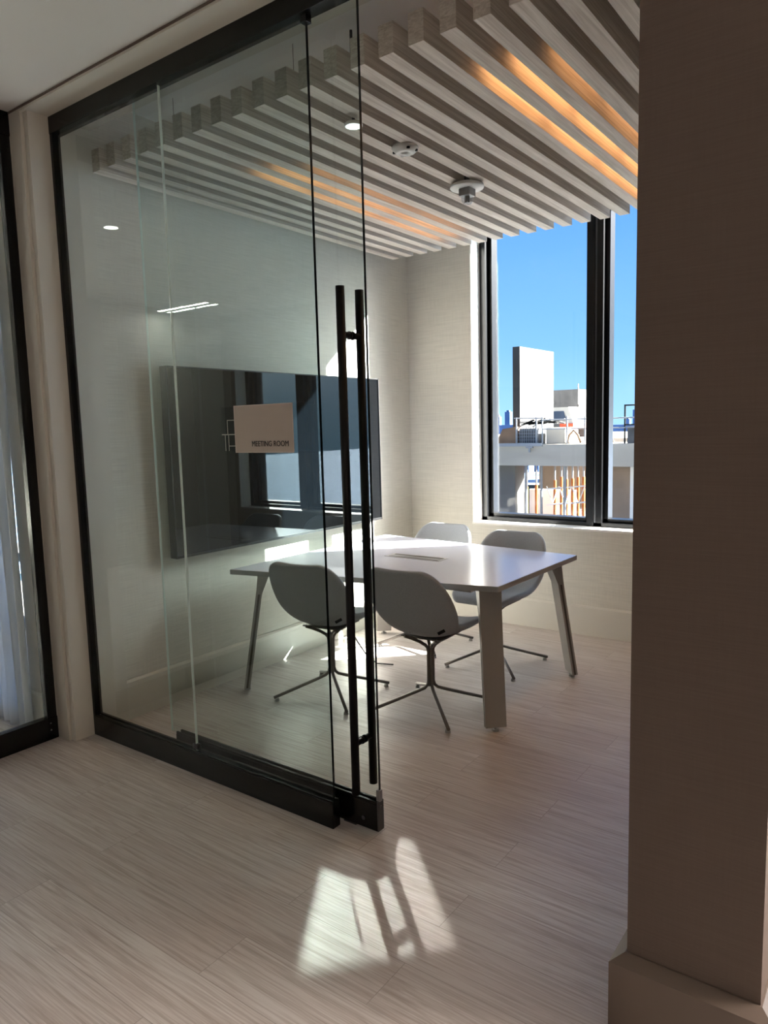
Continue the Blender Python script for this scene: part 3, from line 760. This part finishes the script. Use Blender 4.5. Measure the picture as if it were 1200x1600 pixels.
o = rb.build('timber_scrap', M['conc']); o['kind'] = 'stuff'; tag(o, 'heap of pale scrap timber lying across the crate and site box', 'scrap timber')
cgx = MB()
for xx in (-1.62, -1.40, -1.18): cgx.box(xx - .015, 13.2, 1.03, xx + .015, 13.23, 1.83)
cgx.box(-1.63, 13.2, 1.80, -1.17, 13.23, 1.83).box(-1.63, 13.2, 1.40, -1.17, 13.23, 1.43)
o = cgx.build('cage_frame', M['frame']); MB().box(-1.58, 13.25, 1.03, -1.2, 13.5, 1.38).build('cage_load', M['conc_dark'], o)
tag(o, 'dark metal cage frame at the right edge of the window view', 'cage')

# under the slab
o = MB().box(-4.62, 13.3, -1.05, -4.16, 13.8, .56).build('concrete_column', M['conc']); tag(o, 'broad grey concrete column under the left end of the slab', 'column')
o = MB().box(-5.6, 17.8, -1.05, -1.0, 18.0, .56).build('rear_wall', M['brownwall']); tag(o, 'brownish rear wall in the shade under the slab', 'wall')
o = MB().box(-4.6, 15.0, -1.05, -3.4, 15.15, -.16).build('low_wall', M['white']); tag(o, 'low white wall behind the orange props under the slab', 'wall')
o = MB().box(-2.15, 13.6, -1.05, -1.62, 14.0, .56).build('form_panel', M['brownwall']); tag(o, 'wide brown formwork panel under the slab in the right pane', 'panel')
o = MB().box(-1.62, 13.6, -1.05, -1.2, 13.8, .56).build('white_panel', M['white']); tag(o, 'white panel at the far right under the slab', 'panel')
props = [(-4.2, .0), (-3.954, .05), (-3.489, .17), (-3.33, .25), (-3.20, .2), (-3.06, .22), (-2.93, .25), (-2.80, .26), (-2.28, .50)]
names = ['first', 'second', 'third', 'fourth', 'fifth', 'sixth', 'seventh', 'eighth', 'ninth']
pr0 = None
for i, (xx, zt) in enumerate(props):
    p = empty('shoring_post', (xx, 14.0, -1.05))
    MB().cyl((0, 0, 0), (0, 0, zt + 1.05), .035, .035, 10).build('outer_tube', M['orange'], p)
    MB().cyl((0, 0, zt + 1.05), (0, 0, 1.61), .02, .02, 10).box(-.06, -.06, 1.60, .06, .06, 1.61).build('inner_tube', M['galv'], p)
    tag(p, 'orange steel shoring post under the slab, %s from the left' % names[i], 'shoring post', 'orange shoring posts under the slab')
for i, (xx, yy, wd) in enumerate(((-4.34, 13.6, .018), (-3.98, 13.5, .03), (-3.60, 13.5, .03), (-2.98, 13.35, .035), (-2.16, 13.3, .02))):
    o = MB().cyl((xx, yy, -1.05), (xx, yy, .56), wd, wd, 10).build('scaffold_tube', M['galv'])
    tag(o, 'grey vertical scaffold tube under the slab, %s from the left' % names[i], 'scaffold tube', 'grey scaffold tubes under the slab')
sf = MB()
for z_ in (-.30, .06): sf.box(-3.45, 13.45, z_, -2.15, 13.48, z_ + .03, rot=Matrix.Rotation(R(-6), 3, 'Y'))
for i in range(9): sf.box(-3.4 + i * .15, 13.45, -.30, -3.385 + i * .15, 13.48, .08, rot=Matrix.Rotation(R(20 if i % 2 else -20), 3, 'Y'))
o = sf.build('lattice_girder', M['white']); tag(o, 'white lattice girder crossing in front of the orange posts', 'girder')
db = MB()
for i in range(90):
    x_ = random.uniform(-4.3, -2.4); y_ = random.uniform(15.4, 17.5); s2 = random.uniform(.04, .16)
    db.box(x_ - s2, y_ - s2, -1.05, x_ + s2, y_ + s2, -1.05 + s2 * 1.2, rot=Matrix.Rotation(random.uniform(0, 3), 3, 'Z'))
o = db.build('rubble', M['white']); o['kind'] = 'stuff'; tag(o, 'white rubble and sheeting scattered on the ground under the slab', 'rubble')
o = MB().box(-2.2, 14.6, -1.0, -1.5, 15.0, -.80, .03).box(-2.1, 14.65, -.8, -1.45, 14.95, -.65, .03).build('brick_pallet', M['redorange']); tag(o, 'red stack of material on the ground in the right pane', 'bricks')

# skyline
tws = [(-153.5, 2, 4.8, 'left cluster, low block at the far left'), (-151.6, 2.6, 7, 'left cluster, left of the tallest'), (-149.8, 2.0, 12.4, 'left cluster, the tallest one'), (-147.8, 2.4, 7.2, 'left cluster, right of the tallest'), (-145.3, 2.4, 8.6, 'left cluster, beside the tall concrete wall'),
       (-103.9, 2.2, 2.2, 'right pane, far left low one'), (-102.1, 2.4, 6.4, 'right pane, left of the pair'), (-99.2, 2.8, 5.8, 'right pane, right of the pair'), (-96.8, 2, 1.6, 'right pane, far right low one')]
tws_i = 0
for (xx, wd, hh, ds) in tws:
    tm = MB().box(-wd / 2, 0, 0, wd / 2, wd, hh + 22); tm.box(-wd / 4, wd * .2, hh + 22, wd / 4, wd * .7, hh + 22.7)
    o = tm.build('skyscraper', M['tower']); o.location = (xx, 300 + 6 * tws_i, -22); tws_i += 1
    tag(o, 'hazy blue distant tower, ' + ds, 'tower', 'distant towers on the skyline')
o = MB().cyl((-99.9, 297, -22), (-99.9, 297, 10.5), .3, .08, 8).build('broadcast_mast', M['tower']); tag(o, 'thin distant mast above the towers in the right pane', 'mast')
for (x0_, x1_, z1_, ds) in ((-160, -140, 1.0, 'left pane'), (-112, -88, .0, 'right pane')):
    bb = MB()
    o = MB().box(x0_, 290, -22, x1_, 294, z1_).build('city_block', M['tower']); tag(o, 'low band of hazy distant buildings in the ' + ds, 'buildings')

# side room ceiling discs, seen mirrored in the glass
for (xx, yy, ds) in ((-1.41, -1.24, 'small and round'),):
    d = empty('recessed_light', (xx, yy, CEIL))
    MB().lathe((0, 0, 0), [(.05, 0), (.062, -.004), (.066, 0)]).build('trim_ring', M['plastic'], d, True)
    MB().lathe((0, 0, -.001), [(.05, 0), (0, 0)]).build('lamp_disc', emit('bright_lamp', (1, .97, .9, 1), 12), d)
    tag(d, 'round recessed ceiling light of the side room mirrored in the glass front', 'ceiling light')

o = MB().box(-3.90, -3.51, 2.905, -3.0, -3.43, CEIL, .003).build('linear_ceiling_light', M['plastic'])
tag(o, 'long slim ceiling light of the side room mirrored in the glass front', 'ceiling light')

# added lamp standing in for the sun's reflection off the television's glass
mid = Vector((.10, 1.35, 1.28))
area('glint_standin_lamp', mid + SUNREF * .03, .60, .46, (1, .95, .86), .42, SUNREF, 1.0, (0, 0, 1))
